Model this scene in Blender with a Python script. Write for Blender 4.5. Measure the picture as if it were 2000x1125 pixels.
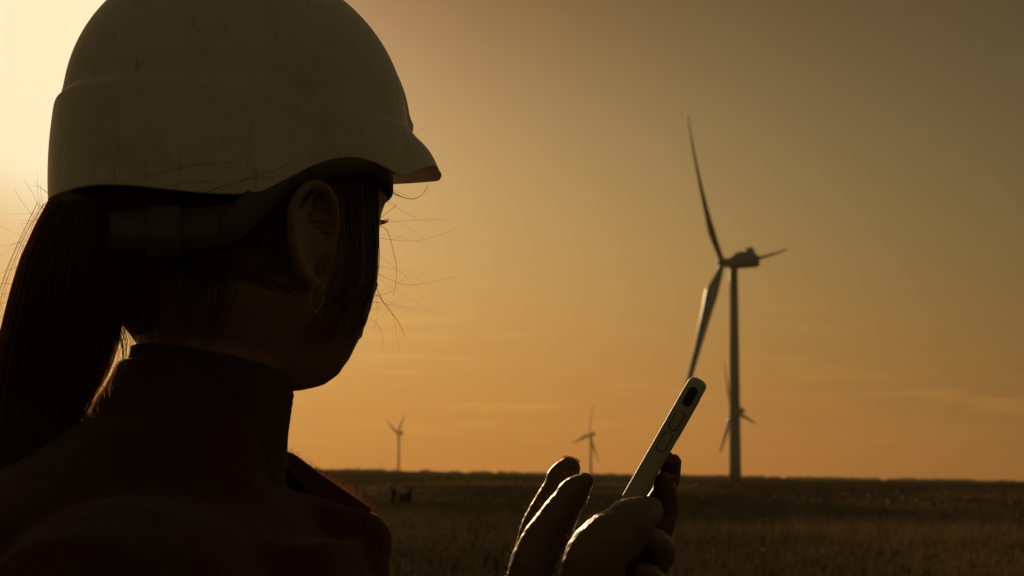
import bpy, bmesh, math, random
import numpy as np
from mathutils import Vector, Matrix

for o in list(bpy.data.objects): bpy.data.objects.remove(o)
S = bpy.context.scene
COL = S.collection
rng = np.random.default_rng(7)
random.seed(7)
R_ = math.radians

# ------------------------------------------------------------------ camera
FPX = 2778.0
PITCH = math.atan((932 - 562.5) / FPX)
ROLL = R_(0.7)
CAM = np.array([0.0, 0.0, 1.4])
Fv = np.array([0, math.cos(PITCH), math.sin(PITCH)])
U0 = np.array([0, -math.sin(PITCH), math.cos(PITCH)])
R0 = np.array([1.0, 0, 0])
Rv = math.cos(ROLL) * R0 + math.sin(ROLL) * U0
Uv = math.cos(ROLL) * U0 - math.sin(ROLL) * R0
cam = bpy.data.cameras.new('camera')
cam_o = bpy.data.objects.new('camera', cam)
COL.objects.link(cam_o)
cam_o.matrix_world = Matrix(((Rv[0], Uv[0], -Fv[0], CAM[0]), (Rv[1], Uv[1], -Fv[1], CAM[1]),
                             (Rv[2], Uv[2], -Fv[2], CAM[2]), (0, 0, 0, 1)))
cam.sensor_width = 36
cam.lens = 36 * FPX / 2000
cam.clip_start = 0.05
cam.clip_end = 30000
cam.dof.use_dof = True
cam.dof.focus_distance = 0.88
cam.dof.aperture_fstop = 18
S.camera = cam_o

def ray(x, y):
    return Fv + (x - 1000) / FPX * Rv - (y - 562.5) / FPX * Uv

def at(x, y, Y):
    d = ray(x, y)
    return CAM + d * (Y / d[1])

# ------------------------------------------------------------------ sky, sun, exposure
SUN = ray(150, 105)
SUN = SUN / np.linalg.norm(SUN)
SUN_EL = math.asin(SUN[2])
SUN_AZ = math.atan2(SUN[0], SUN[1])
W = bpy.data.worlds.new('World')
S.world = W
W.use_nodes = True
nt = W.node_tree
nt.nodes.clear()

def N(t, kind, **kw):
    n = t.nodes.new(kind)
    for k, v in kw.items():
        if k == 'inp':
            for i, x in v.items():
                if isinstance(x, bpy.types.NodeSocket): t.links.new(x, n.inputs[i])
                else: n.inputs[i].default_value = x
        else: setattr(n, k, v)
    return n

def M(t, op, a, b=0.0, c=0.0, clamp=False):
    n = t.nodes.new('ShaderNodeMath'); n.operation = op; n.use_clamp = clamp
    for i, x in enumerate((a, b, c)):
        if isinstance(x, bpy.types.NodeSocket): t.links.new(x, n.inputs[i])
        else: n.inputs[i].default_value = x
    return n.outputs[0]

def VM(t, op, a, b):
    n = t.nodes.new('ShaderNodeVectorMath'); n.operation = op
    for i, x in enumerate((a, b)):
        if isinstance(x, bpy.types.NodeSocket): t.links.new(x, n.inputs[i])
        else: n.inputs[i].default_value = x
    return n

def ramp(t, fac, stops, interp='LINEAR'):
    n = t.nodes.new('ShaderNodeValToRGB')
    n.color_ramp.interpolation = interp
    e = n.color_ramp.elements
    while len(e) > 1: e.remove(e[-1])
    for i, (p, c) in enumerate(stops):
        el = e[0] if i == 0 else e.new(p)
        el.position = p
        el.color = (c[0], c[1], c[2], 1) if hasattr(c, '__len__') else (c, c, c, 1)
    if isinstance(fac, bpy.types.NodeSocket): t.links.new(fac, n.inputs[0])
    return n.outputs[0]

def MIX(t, kind, fac, a, b):
    n = t.nodes.new('ShaderNodeMix'); n.data_type = 'RGBA'; n.blend_type = kind
    for s, x in ((n.inputs[0], fac), (n.inputs[6], a), (n.inputs[7], b)):
        if isinstance(x, bpy.types.NodeSocket): t.links.new(x, s)
        else: s.default_value = x if not hasattr(x, '__len__') else (*x[:3], 1)
    return n.outputs[2]

dirv = N(nt, 'ShaderNodeTexCoord').outputs['Generated']
dirn = VM(nt, 'NORMALIZE', dirv, (0, 0, 0)).outputs[0]
cosang = VM(nt, 'DOT_PRODUCT', dirn, tuple(SUN)).outputs['Value']
ang = M(nt, 'MULTIPLY', M(nt, 'ARCCOSINE', M(nt, 'MINIMUM', cosang, 0.999999)), 57.29578)
zc = N(nt, 'ShaderNodeSeparateXYZ', inp={0: dirn}).outputs[2]
elev = M(nt, 'MAXIMUM', M(nt, 'MULTIPLY', M(nt, 'ARCSINE', zc), 57.29578), 0.0)
# brightness falls away from the sun; its colour deepens to orange towards the horizon
el_c = M(nt, 'MINIMUM', elev, 20.0)
el2 = M(nt, 'MULTIPLY', el_c, el_c)
an_c = M(nt, 'MINIMUM', ang, 44.0)
an2 = M(nt, 'MULTIPLY', an_c, an_c)
axe = M(nt, 'MULTIPLY', an_c, el_c)
far = M(nt, 'MULTIPLY', M(nt, 'MAXIMUM', M(nt, 'SUBTRACT', ang, 44.0), 0.0), -0.022)
chan = []
for k0, ka, kaa, ke, kee, kae in ((-0.90, 0.027781, -0.0012, 0.115505, -0.005145, -0.00372), (-1.57, 0.002967, -0.0009, 0.166569, -0.007983, -0.002286),
                                  (-3.17, -0.018554, -0.000642, 0.269522, -0.011382, -0.001428)):
    e_ = M(nt, 'MULTIPLY_ADD', an_c, ka, k0)
    for sok, kk in ((an2, kaa), (el_c, ke), (el2, kee), (axe, kae)): e_ = M(nt, 'MULTIPLY_ADD', sok, kk, e_)
    chan.append(M(nt, 'EXPONENT', M(nt, 'ADD', e_, far)))
glow = ramp(nt, M(nt, 'DIVIDE', ang, 20.0), [(0, 1), (3.8 / 20, 1), (4.9 / 20, .95), (5.8 / 20, .60), (7.0 / 20, .24), (9.0 / 20, .09), (12 / 20, .025), (16 / 20, 0)], 'B_SPLINE')
# a few thin streaks of cloud low over the horizon
sep = N(nt, 'ShaderNodeSeparateXYZ', inp={0: dirn})
az = M(nt, 'ARCTAN2', sep.outputs[0], sep.outputs[1])
cv = N(nt, 'ShaderNodeCombineXYZ', inp={0: M(nt, 'MULTIPLY', az, 11.0), 1: M(nt, 'MULTIPLY', M(nt, 'ARCSINE', zc), 130.0), 2: 3.7})
cn = N(nt, 'ShaderNodeTexNoise', inp={'Vector': cv.outputs[0], 'Scale': 1.0, 'Detail': 5.0, 'Roughness': 0.58}).outputs[0]
streak = ramp(nt, cn, [(0.0, 0), (.53, 0), (.69, 1)])
band = ramp(nt, M(nt, 'DIVIDE', elev, 10.0), [(0, 0), (.18, .3), (.30, 1), (.42, .35), (.62, .25), (.8, 0)])
cl = M(nt, 'MULTIPLY_ADD', M(nt, 'MULTIPLY', streak, band), 0.42, 1.0)
skyc = N(nt, 'ShaderNodeCombineXYZ', inp={0: M(nt, 'MULTIPLY', chan[0], cl), 1: M(nt, 'MULTIPLY', chan[1], cl), 2: chan[2]}).outputs[0]
skyc = MIX(nt, 'MIX', glow, skyc, (.96, .82, .525))
bg1 = N(nt, 'ShaderNodeBackground', inp={0: skyc, 1: 1.0})
sky = N(nt, 'ShaderNodeTexSky', sky_type='NISHITA', sun_disc=False, sun_elevation=SUN_EL, sun_rotation=SUN_AZ,
        altitude=100, air_density=1.0, dust_density=3.0, ozone_density=1.0)
# the clear sky away from the sun, seen through the warm white balance of the photograph
sp = N(nt, 'ShaderNodeSeparateXYZ', inp={0: sky.outputs[0]})
graded = N(nt, 'ShaderNodeCombineXYZ', inp={k: M(nt, 'MULTIPLY', M(nt, 'MINIMUM', sp.outputs[k], 1.75), g) for k, g in enumerate((.76, .51, .205))})
bg2 = N(nt, 'ShaderNodeBackground', inp={0: graded.outputs[0], 1: 0.05})
addsh = N(nt, 'ShaderNodeAddShader')
nt.links.new(bg1.outputs[0], addsh.inputs[0]); nt.links.new(bg2.outputs[0], addsh.inputs[1])
nt.links.new(addsh.outputs[0], N(nt, 'ShaderNodeOutputWorld').inputs[0])

sl = bpy.data.lights.new('sun', 'SUN')
sl.energy = 3.0
sl.angle = R_(0.55)
sl.color = (1.0, .70, .38)
so = bpy.data.objects.new('sun', sl)
COL.objects.link(so)
so.location = (-5, 10, 12)
so.rotation_euler = Vector(-SUN).to_track_quat('-Z', 'Y').to_euler()
S.view_settings.view_transform = 'Standard'
S.view_settings.look = 'None'
S.view_settings.exposure = 0
S.view_settings.gamma = 1
S.view_settings.use_curve_mapping = False
S.render.engine = 'CYCLES'
S.cycles.use_denoising = True
S.cycles.max_bounces = 8
S.cycles.volume_bounces = 0
HAZE = 3.5e-5
S.cycles.transparent_max_bounces = 16

# ------------------------------------------------------------------ helpers
def mat(name, base, rough=.6, bump=None, var=None, sss=0.0, sss_r=(.01, .004, .002), trans=0.0, spec=.5, metal=0.0, scale=20.0, coat=0.0, sheen=0.0):
    """Principled material with noise-driven colour variation and bump."""
    m = bpy.data.materials.new(name); m.use_nodes = True
    t = m.node_tree
    p = t.nodes['Principled BSDF']; out = t.nodes['Material Output']
    tc = N(t, 'ShaderNodeTexCoord').outputs['Object']
    nz = N(t, 'ShaderNodeTexNoise', inp={'Vector': tc, 'Scale': scale, 'Detail': 6.0, 'Roughness': .6}).outputs[0]
    if var is None: var = tuple(c * .72 for c in base)
    c = MIX(t, 'MIX', ramp(t, nz, [(.3, 0), (.7, 1)]), var, base)
    t.links.new(c, p.inputs['Base Color'])
    p.inputs['Roughness'].default_value = rough
    p.inputs['Specular IOR Level'].default_value = spec
    p.inputs['Metallic'].default_value = metal
    p.inputs['Coat Weight'].default_value = coat
    p.inputs['Sheen Weight'].default_value = sheen
    if sss:
        p.inputs['Subsurface Weight'].default_value = sss
        p.inputs['Subsurface Radius'].default_value = sss_r
        p.inputs['Subsurface Scale'].default_value = 1.0
    if bump:
        b = N(t, 'ShaderNodeBump', inp={'Strength': bump[0], 'Distance': bump[1]})
        n2 = N(t, 'ShaderNodeTexNoise', inp={'Vector': tc, 'Scale': bump[2], 'Detail': 4.0}).outputs[0]
        t.links.new(n2, b.inputs['Height']); t.links.new(b.outputs[0], p.inputs['Normal'])
    if trans:
        tr = N(t, 'ShaderNodeBsdfTranslucent'); t.links.new(c, tr.inputs[0])
        mx = N(t, 'ShaderNodeMixShader', inp={0: trans})
        t.links.new(p.outputs[0], mx.inputs[1]); t.links.new(tr.outputs[0], mx.inputs[2])
        t.links.new(mx.outputs[0], out.inputs[0])
    return m

def tag(o, label=None, cat=None, group=None, kind=None):
    if label: o['label'] = label
    if cat: o['category'] = cat
    if group: o['group'] = group
    if kind: o['kind'] = kind
    return o

def empty(name, loc, rz=0):
    o = bpy.data.objects.new(name, None); COL.objects.link(o)
    o.location = loc; o.rotation_euler = (0, 0, rz); o.empty_display_size = .05
    return o

def link(name, me, m, parent=None, smooth=True):
    o = bpy.data.objects.new(name, me); COL.objects.link(o)
    if m: me.materials.append(m)
    if smooth: me.polygons.foreach_set('use_smooth', [True] * len(me.polygons))
    if parent:
        o.parent = parent
        o.matrix_parent_inverse = parent.matrix_basis.inverted()
    return o

def pymesh(name, v, f):
    me = bpy.data.meshes.new(name)
    me.from_pydata([tuple(map(float, p)) for p in v], [], f)
    me.update()
    return me

class MB:
    """collects closed shapes"""
    def __init__(s): s.v = []; s.f = []
    def grid(s, rings, closed=True, cap=True):
        b = len(s.v); n = len(rings[0])
        for r in rings: s.v.extend(r)
        for i in range(len(rings) - 1):
            for j in range(n if closed else n - 1):
                k = (j + 1) % n
                s.f.append((b + i * n + j, b + i * n + k, b + (i + 1) * n + k, b + (i + 1) * n + j))
        if cap and closed:
            s.f.append(tuple(b + j for j in range(n))[::-1])
            e = b + (len(rings) - 1) * n
            s.f.append(tuple(e + j for j in range(n)))
    def tube(s, pts, rad, n=14, flat=None, up=None, sub=4, round_ends=True):
        """round-ended tube through points; flat = (a, b) scale of the section along side/up"""
        P = np.array(pts, float); Rr = np.array(rad, float)
        if len(P) > 2 and sub > 1: P, Rr = spline(P, Rr, sub)
        T = np.gradient(P, axis=0); T /= np.linalg.norm(T, axis=1)[:, None] + 1e-12
        if round_ends:
            a = np.array([.0, .45, .8]);
            pre = [P[0] - T[0] * Rr[0] * math.cos(math.asin(x)) for x in a]
            post = [P[-1] + T[-1] * Rr[-1] * math.cos(math.asin(x)) for x in a[::-1]]
            P = np.vstack([pre, P, post]); T = np.vstack([[T[0]] * 3, T, [T[-1]] * 3])
            a = np.array([.06, .45, .8])
            Rr = np.concatenate([Rr[0] * a, Rr, Rr[-1] * a[::-1]])
        ref = np.array(up if up is not None else (0.0, 1.0, 0.0), float)
        rings = []
        for p, t, r in zip(P, T, Rr):
            u = ref - t * (ref @ t)
            if np.linalg.norm(u) < 1e-3: u = np.array([1.0, 0, 0]) - t * t[0]
            u /= np.linalg.norm(u); w = np.cross(t, u)
            fa, fb = flat if flat else (1, 1)
            rings.append([p + r * (fa * math.cos(a) * w + fb * math.sin(a) * u) for a in np.linspace(0, 2 * math.pi, n, endpoint=False)])
        s.grid(rings)
    def ball(s, c, rad, axes=None, n=16):
        c = np.array(c, float); rad = np.array(rad if hasattr(rad, '__len__') else (rad,) * 3, float)
        A = np.eye(3) if axes is None else np.array(axes, float)
        rings = []
        for th in np.linspace(.03, math.pi - .03, n):
            rings.append([c + A.T @ (rad * np.array([math.sin(th) * math.cos(p), math.sin(th) * math.sin(p), math.cos(th)])) for p in np.linspace(0, 2 * math.pi, n, endpoint=False)])
        s.grid(rings)
    def box(s, c, half, axes=None):
        c = np.array(c, float); A = np.eye(3) if axes is None else np.array(axes, float)
        b = len(s.v)
        for x in (-1, 1):
            for y in (-1, 1):
                for z in (-1, 1): s.v.append(c + A.T @ (np.array((x, y, z)) * np.array(half)))
        s.f += [tuple(b + i for i in q) for q in ((0, 1, 3, 2), (4, 6, 7, 5), (0, 4, 5, 1), (2, 3, 7, 6), (0, 2, 6, 4), (1, 5, 7, 3))]
    def mesh(s, name):
        me = pymesh(name, s.v, s.f)
        bm = bmesh.new(); bm.from_mesh(me); bmesh.ops.recalc_face_normals(bm, faces=bm.faces); bm.to_mesh(me); bm.free()
        return me
    def build(s, name, m, parent=None, smooth=True): return link(name, s.mesh(name), m, parent, smooth)
    def remesh(s, name, m, parent=None, vox=.004, smooth=6, fac=.5, displace=None):
        """union of all the closed shapes as one continuous skin"""
        me = s.mesh(name + '_src')
        o = bpy.data.objects.new(name + '_src', me); COL.objects.link(o)
        r = o.modifiers.new('r', 'REMESH'); r.mode = 'VOXEL'; r.voxel_size = vox
        if smooth:
            q = o.modifiers.new('s', 'SMOOTH'); q.iterations = smooth; q.factor = fac
        dg = bpy.context.evaluated_depsgraph_get()
        out = bpy.data.meshes.new_from_object(o.evaluated_get(dg))
        bpy.data.objects.remove(o); bpy.data.meshes.remove(me)
        out.name = name
        out.materials.clear()
        return link(name, out, m, parent)

def spline(P, Rr, sub):
    """Catmull-Rom through the points"""
    n = len(P); out = []; ro = []
    for i in range(n - 1):
        p0 = P[max(i - 1, 0)]; p1 = P[i]; p2 = P[i + 1]; p3 = P[min(i + 2, n - 1)]
        for t in np.linspace(0, 1, sub, endpoint=False):
            out.append(.5 * (2 * p1 + (p2 - p0) * t + (2 * p0 - 5 * p1 + 4 * p2 - p3) * t * t + (3 * p1 - p0 - 3 * p2 + p3) * t ** 3))
            ro.append(Rr[i] + (Rr[i + 1] - Rr[i]) * t)
    out.append(P[-1]); ro.append(Rr[-1])
    return np.array(out), np.array(ro)

# ------------------------------------------------------------------ ground
def ground_z(x, y):
    """low swell that rises a few metres towards the horizon, a little more on the left"""
    x = np.asarray(x, float); y = np.asarray(y, float)
    d = np.hypot(x, y)
    k = np.clip((d - 250) / 2700, 0, 1); k = k * k * (3 - 2 * k)
    ang_ = np.degrees(np.arctan2(x, np.maximum(y, 1e-3)))
    side = np.interp(ang_, [-60, -12, -6, 0, 7, 14, 20, 60], [9, 10.5, 11.5, 8.2, 6.8, 5, 4, 4])
    z = k * side + .10 * np.sin(x * .06 + 1) * np.sin(y * .045) * np.clip(d / 30, 0, 1) + .35 * np.sin(x * .011 + y * .007) * np.clip(d / 200, 0, 1) * (1 - k)
    return z - np.clip((d - 3300) / 1500, 0, 1) * 5

rs = np.concatenate([[0], np.geomspace(1.5, 4800, 100)])
th = np.linspace(0, 2 * math.pi, 181)[:-1]
gv = [(0, 0, 0)]; gf = []
for r in rs[1:]:
    xx = r * np.sin(th); yy = r * np.cos(th)
    gv += list(zip(xx, yy, ground_z(xx, yy)))
for j in range(180): gf.append((0, 1 + (j + 1) % 180, 1 + j))
for i in range(len(rs) - 2):
    for j in range(180):
        a = 1 + i * 180 + j; b = 1 + i * 180 + (j + 1) % 180
        gf.append((a, b, b + 180, a + 180))
gm = bpy.data.materials.new('dry_field'); gm.use_nodes = True
t = gm.node_tree; p = t.nodes['Principled BSDF']
pos = N(t, 'ShaderNodeNewGeometry').outputs['Position']
mp = N(t, 'ShaderNodeMapping', inp={0: pos}); mp.inputs['Scale'].default_value = (.012, .05, 0)
n1 = N(t, 'ShaderNodeTexNoise', inp={'Vector': mp.outputs[0], 'Scale': 1.0, 'Detail': 7.0, 'Roughness': .62}).outputs[0]
n2 = N(t, 'ShaderNodeTexNoise', inp={'Vector': pos, 'Scale': .9, 'Detail': 6.0, 'Roughness': .7}).outputs[0]
mp3 = N(t, 'ShaderNodeMapping', inp={0: pos}); mp3.inputs['Scale'].default_value = (.0012, .006, 0)
n3 = N(t, 'ShaderNodeTexNoise', inp={'Vector': mp3.outputs[0], 'Scale': 1.0, 'Detail': 6.0, 'Roughness': .6}).outputs[0]
c1 = ramp(t, n1, [(.34, (.016, .015, .009)), (.50, (.030, .024, .013)), (.66, (.085, .058, .028))])
c3 = ramp(t, n3, [(.40, (.012, .013, .008)), (.52, (.020, .017, .011)), (.62, (.085, .060, .028))])
dist = VM(t, 'LENGTH', pos, (0, 0, 0)).outputs['Value']
cc = MIX(t, 'MIX', ramp(t, M(t, 'DIVIDE', dist, 600), [(.2, 0), (.7, 1)]), c1, c3)
cc = MIX(t, 'MULTIPLY', .6, cc, ramp(t, n2, [(.3, .45), (.7, 1.2)]))
t.links.new(cc, p.inputs['Base Color']); p.inputs['Roughness'].default_value = 1; p.inputs['Specular IOR Level'].default_value = 0
bp = N(t, 'ShaderNodeBump', inp={'Strength': ramp(t, M(t, 'DIVIDE', dist, 300), [(0, .8), (1, 0)]), 'Distance': .15, 'Height': n2}); t.links.new(bp.outputs[0], p.inputs['Normal'])
ground = link('ground', pymesh('ground', gv, gf), gm)
tag(ground, kind='structure')

# ------------------------------------------------------------------ grass of the field (uncountable)
gmat = bpy.data.materials.new('dry_grass'); gmat.use_nodes = True
t = gmat.node_tree; p = t.nodes['Principled BSDF']
att = N(t, 'ShaderNodeAttribute', attribute_name='tone').outputs['Fac']
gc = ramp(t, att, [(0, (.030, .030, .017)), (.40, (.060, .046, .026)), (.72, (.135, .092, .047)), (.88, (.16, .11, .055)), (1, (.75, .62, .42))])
t.links.new(gc, p.inputs['Base Color']); p.inputs['Roughness'].default_value = .8; p.inputs['Specular IOR Level'].default_value = .06
tr = N(t, 'ShaderNodeBsdfTranslucent', inp={0: gc}); mx = N(t, 'ShaderNodeMixShader', inp={0: .35})
t.links.new(p.outputs[0], mx.inputs[1]); t.links.new(tr.outputs[0], mx.inputs[2]); t.links.new(mx.outputs[0], t.nodes['Material Output'].inputs[0])

def vnoise(x, y, sc, seed):
    r = np.random.default_rng(seed); g = r.random((64, 64))
    x = x / sc; y = y / sc
    xi = np.floor(x).astype(int); yi = np.floor(y).astype(int); fx = x - xi; fy = y - yi
    fx = fx * fx * (3 - 2 * fx); fy = fy * fy * (3 - 2 * fy)
    q = lambda a, b: g[a % 64, b % 64]
    return (q(xi, yi) * (1 - fx) + q(xi + 1, yi) * fx) * (1 - fy) + (q(xi, yi + 1) * (1 - fx) + q(xi + 1, yi + 1) * fx) * fy

def grass(name, n, d0, d1, h0, h1, w, spread, seed, dark=None):
    r = np.random.default_rng(seed)
    nc = n // 14
    d = d0 * (d1 / d0) ** r.random(nc); a = np.radians(r.uniform(-23, 25, nc))
    cx = d * np.sin(a); cy = d * np.cos(a)
    dens = .6 * vnoise(cx, cy, 5, seed) + .4 * vnoise(cx, cy, 1.6, seed + 1)
    keep = r.random(nc) < np.clip(dens * 2.0 - .35, .08, 1)
    cx, cy, dens = cx[keep], cy[keep], dens[keep]
    k = 14
    bx = np.repeat(cx, k) + r.normal(0, spread, len(cx) * k); by = np.repeat(cy, k) + r.normal(0, spread, len(cx) * k)
    m = len(bx)
    ct = np.clip(.55 * vnoise(cx, cy * .35, 6, seed + 2) + .45 * r.random(len(cx)), 0, 1)
    ct = np.clip(ct * .5 + 1.5 * (vnoise(cx * .6, cy * .20, 6, seed + 5) - .36), 0, 1)
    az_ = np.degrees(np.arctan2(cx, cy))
    ct = ct + .30 * np.clip((9 - az_) / 14, 0, 1) * np.clip((cy - 22) / 20, 0, 1) - .22 * np.clip((az_ - 4) / 9, 0, 1)   # sun-side brightness painted into the blade tone: paler left, darker right
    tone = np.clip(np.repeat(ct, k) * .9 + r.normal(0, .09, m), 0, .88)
    if dark is not None: tone = np.clip(r.normal(dark, .06, m), 0, .3)
    hh = r.uniform(h0, h1, m) * (.6 + .7 * np.repeat(dens, k)) * np.where(r.random(m) < .012, 2.1, 1.0); th_ = r.uniform(0, 2 * np.pi, m); bend = r.uniform(.05, .5, m) * hh
    face = r.uniform(-.9, .9, m)
    wx = np.cos(face) * w * r.uniform(.6, 1.5, m) * .5; wy = np.sin(face) * w * .5
    z = ground_z(bx, by) - .02
    V = np.zeros((m, 7, 3))
    for i, (s, ws) in enumerate(((0, 1), (.45, .85), (.8, .55))):
        px = bx + np.cos(th_) * bend * s * s; py = by + np.sin(th_) * bend * s * s
        V[:, 2 * i, 0] = px - wx * ws; V[:, 2 * i, 1] = py - wy * ws; V[:, 2 * i + 1, 0] = px + wx * ws; V[:, 2 * i + 1, 1] = py + wy * ws
        V[:, 2 * i, 2] = V[:, 2 * i + 1, 2] = z + hh * s
    V[:, 6, 0] = bx + np.cos(th_) * bend; V[:, 6, 1] = by + np.sin(th_) * bend; V[:, 6, 2] = z + hh
    b = np.arange(m)[:, None] * 7
    tri = np.concatenate([b + np.array(q) for q in ((0, 1, 3), (0, 3, 2), (2, 3, 5), (2, 5, 4), (4, 5, 6))], 0)
    v = V.reshape(-1, 3); tn = np.repeat(tone, 7)
    # pale seed heads on some stems
    ns = int(m * .05) if dark is None else 1; idx = r.choice(m, ns, replace=False); c = V[idx, 6]
    q = np.array([(0, 0, 1.6), (1, 0, 0), (0, 1, 0), (-1, 0, 0), (0, -1, 0), (0, 0, -1.6)]) * w * 1.6
    hv = (c[:, None, :] + q[None] * r.uniform(.6, 1.5, ns)[:, None, None]).reshape(-1, 3)
    hb = np.arange(ns)[:, None] * 6 + len(v)
    ht = np.concatenate([hb + np.array(f) for f in ((0, 1, 2), (0, 2, 3), (0, 3, 4), (0, 4, 1), (5, 2, 1), (5, 3, 2), (5, 4, 3), (5, 1, 4))], 0)
    tn = np.concatenate([tn, np.repeat(np.where(r.random(ns) < .05, 1.0, .62) if dark is None else np.full(ns, .1), 6)])
    v = np.vstack([v, hv]); tri = np.vstack([tri, ht])
    me = bpy.data.meshes.new(name)
    me.vertices.add(len(v)); me.vertices.foreach_set('co', v.astype(np.float32).ravel())
    me.loops.add(len(tri) * 3); me.loops.foreach_set('vertex_index', tri.astype(np.int32).ravel())
    me.polygons.add(len(tri)); me.polygons.foreach_set('loop_start', np.arange(0, len(tri) * 3, 3, dtype=np.int32))
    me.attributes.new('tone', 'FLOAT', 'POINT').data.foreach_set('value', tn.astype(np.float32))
    me.update(calc_edges=True)
    o = link(name, me, gmat, smooth=False)
    tag(o, 'dry brown knee-high grass covering the field', 'grass', kind='stuff')
    return o

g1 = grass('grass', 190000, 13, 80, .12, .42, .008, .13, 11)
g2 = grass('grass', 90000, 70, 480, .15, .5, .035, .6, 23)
g3 = grass('scrub', 22000, 18, 190, .16, .46, .022, .42, 51, dark=.15)
tag(g3, 'darker scrubby clumps scattered through the dry grass', 'scrub')
g2['label'] = 'distant dry grass tufts thinning out towards the horizon'

# ------------------------------------------------------------------ far wood on the horizon (one mass)
tm = mat('far_trees', (.045, .045, .025), .9, scale=.05)
mb = MB()
r2 = np.random.default_rng(5)
for i in range(900):
    a = R_(r2.uniform(-24, 25)); d = r2.uniform(2750, 3250)
    dn = .5 + .5 * math.sin(math.degrees(a) * 1.3) * math.sin(math.degrees(a) * .37 + 1)
    if a < R_(-1) and r2.random() < .72: continue
    if r2.random() > .35 + .65 * dn: continue
    h = r2.uniform(2.2, 5.2); w_ = r2.uniform(5, 16)
    x, y = d * math.sin(a), d * math.cos(a)
    c = np.array([x, y, float(ground_z(x, y)) + h * .35])
    rings = []
    for q, s in ((-1, .7), (-.3, 1), (.35, .85), (.8, .5), (1.0, .12)):
        rings.append([c + np.array([math.cos(e) * w_ * s * r2.uniform(.75, 1.2), math.sin(e) * w_ * .6 * s, q * h * .6 * r2.uniform(.85, 1.15)]) for e in np.linspace(0, 6.283, 7, endpoint=False)])
    mb.grid(rings)
tag(mb.build('treeline', tm), 'thin dark line of far trees along the horizon', 'treeline', kind='stuff')

# ------------------------------------------------------------------ air
hz = MB(); hz.box((0, 0, 84), (4900, 4900, 94))
hm = bpy.data.materials.new('thin_haze'); hm.use_nodes = True
t = hm.node_tree; t.nodes.clear()
pv = t.nodes.new('ShaderNodeVolumePrincipled')
pv.inputs['Color'].default_value = (1, .74, .38, 1); pv.inputs['Density'].default_value = HAZE; pv.inputs['Anisotropy'].default_value = .30
t.links.new(pv.outputs[0], t.nodes.new('ShaderNodeOutputMaterial').inputs['Volume'])
hz_o = hz.build('haze', hm, None, False); hz_o['kind'] = 'stuff'

# ------------------------------------------------------------------ wind turbines
wt = mat('turbine_paint', (.52, .52, .50), .55, scale=.15, var=(.44, .44, .42))
wb = mat('blade_gelcoat', (.58, .58, .56), .38, scale=.15, var=(.52, .52, .50))

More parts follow.
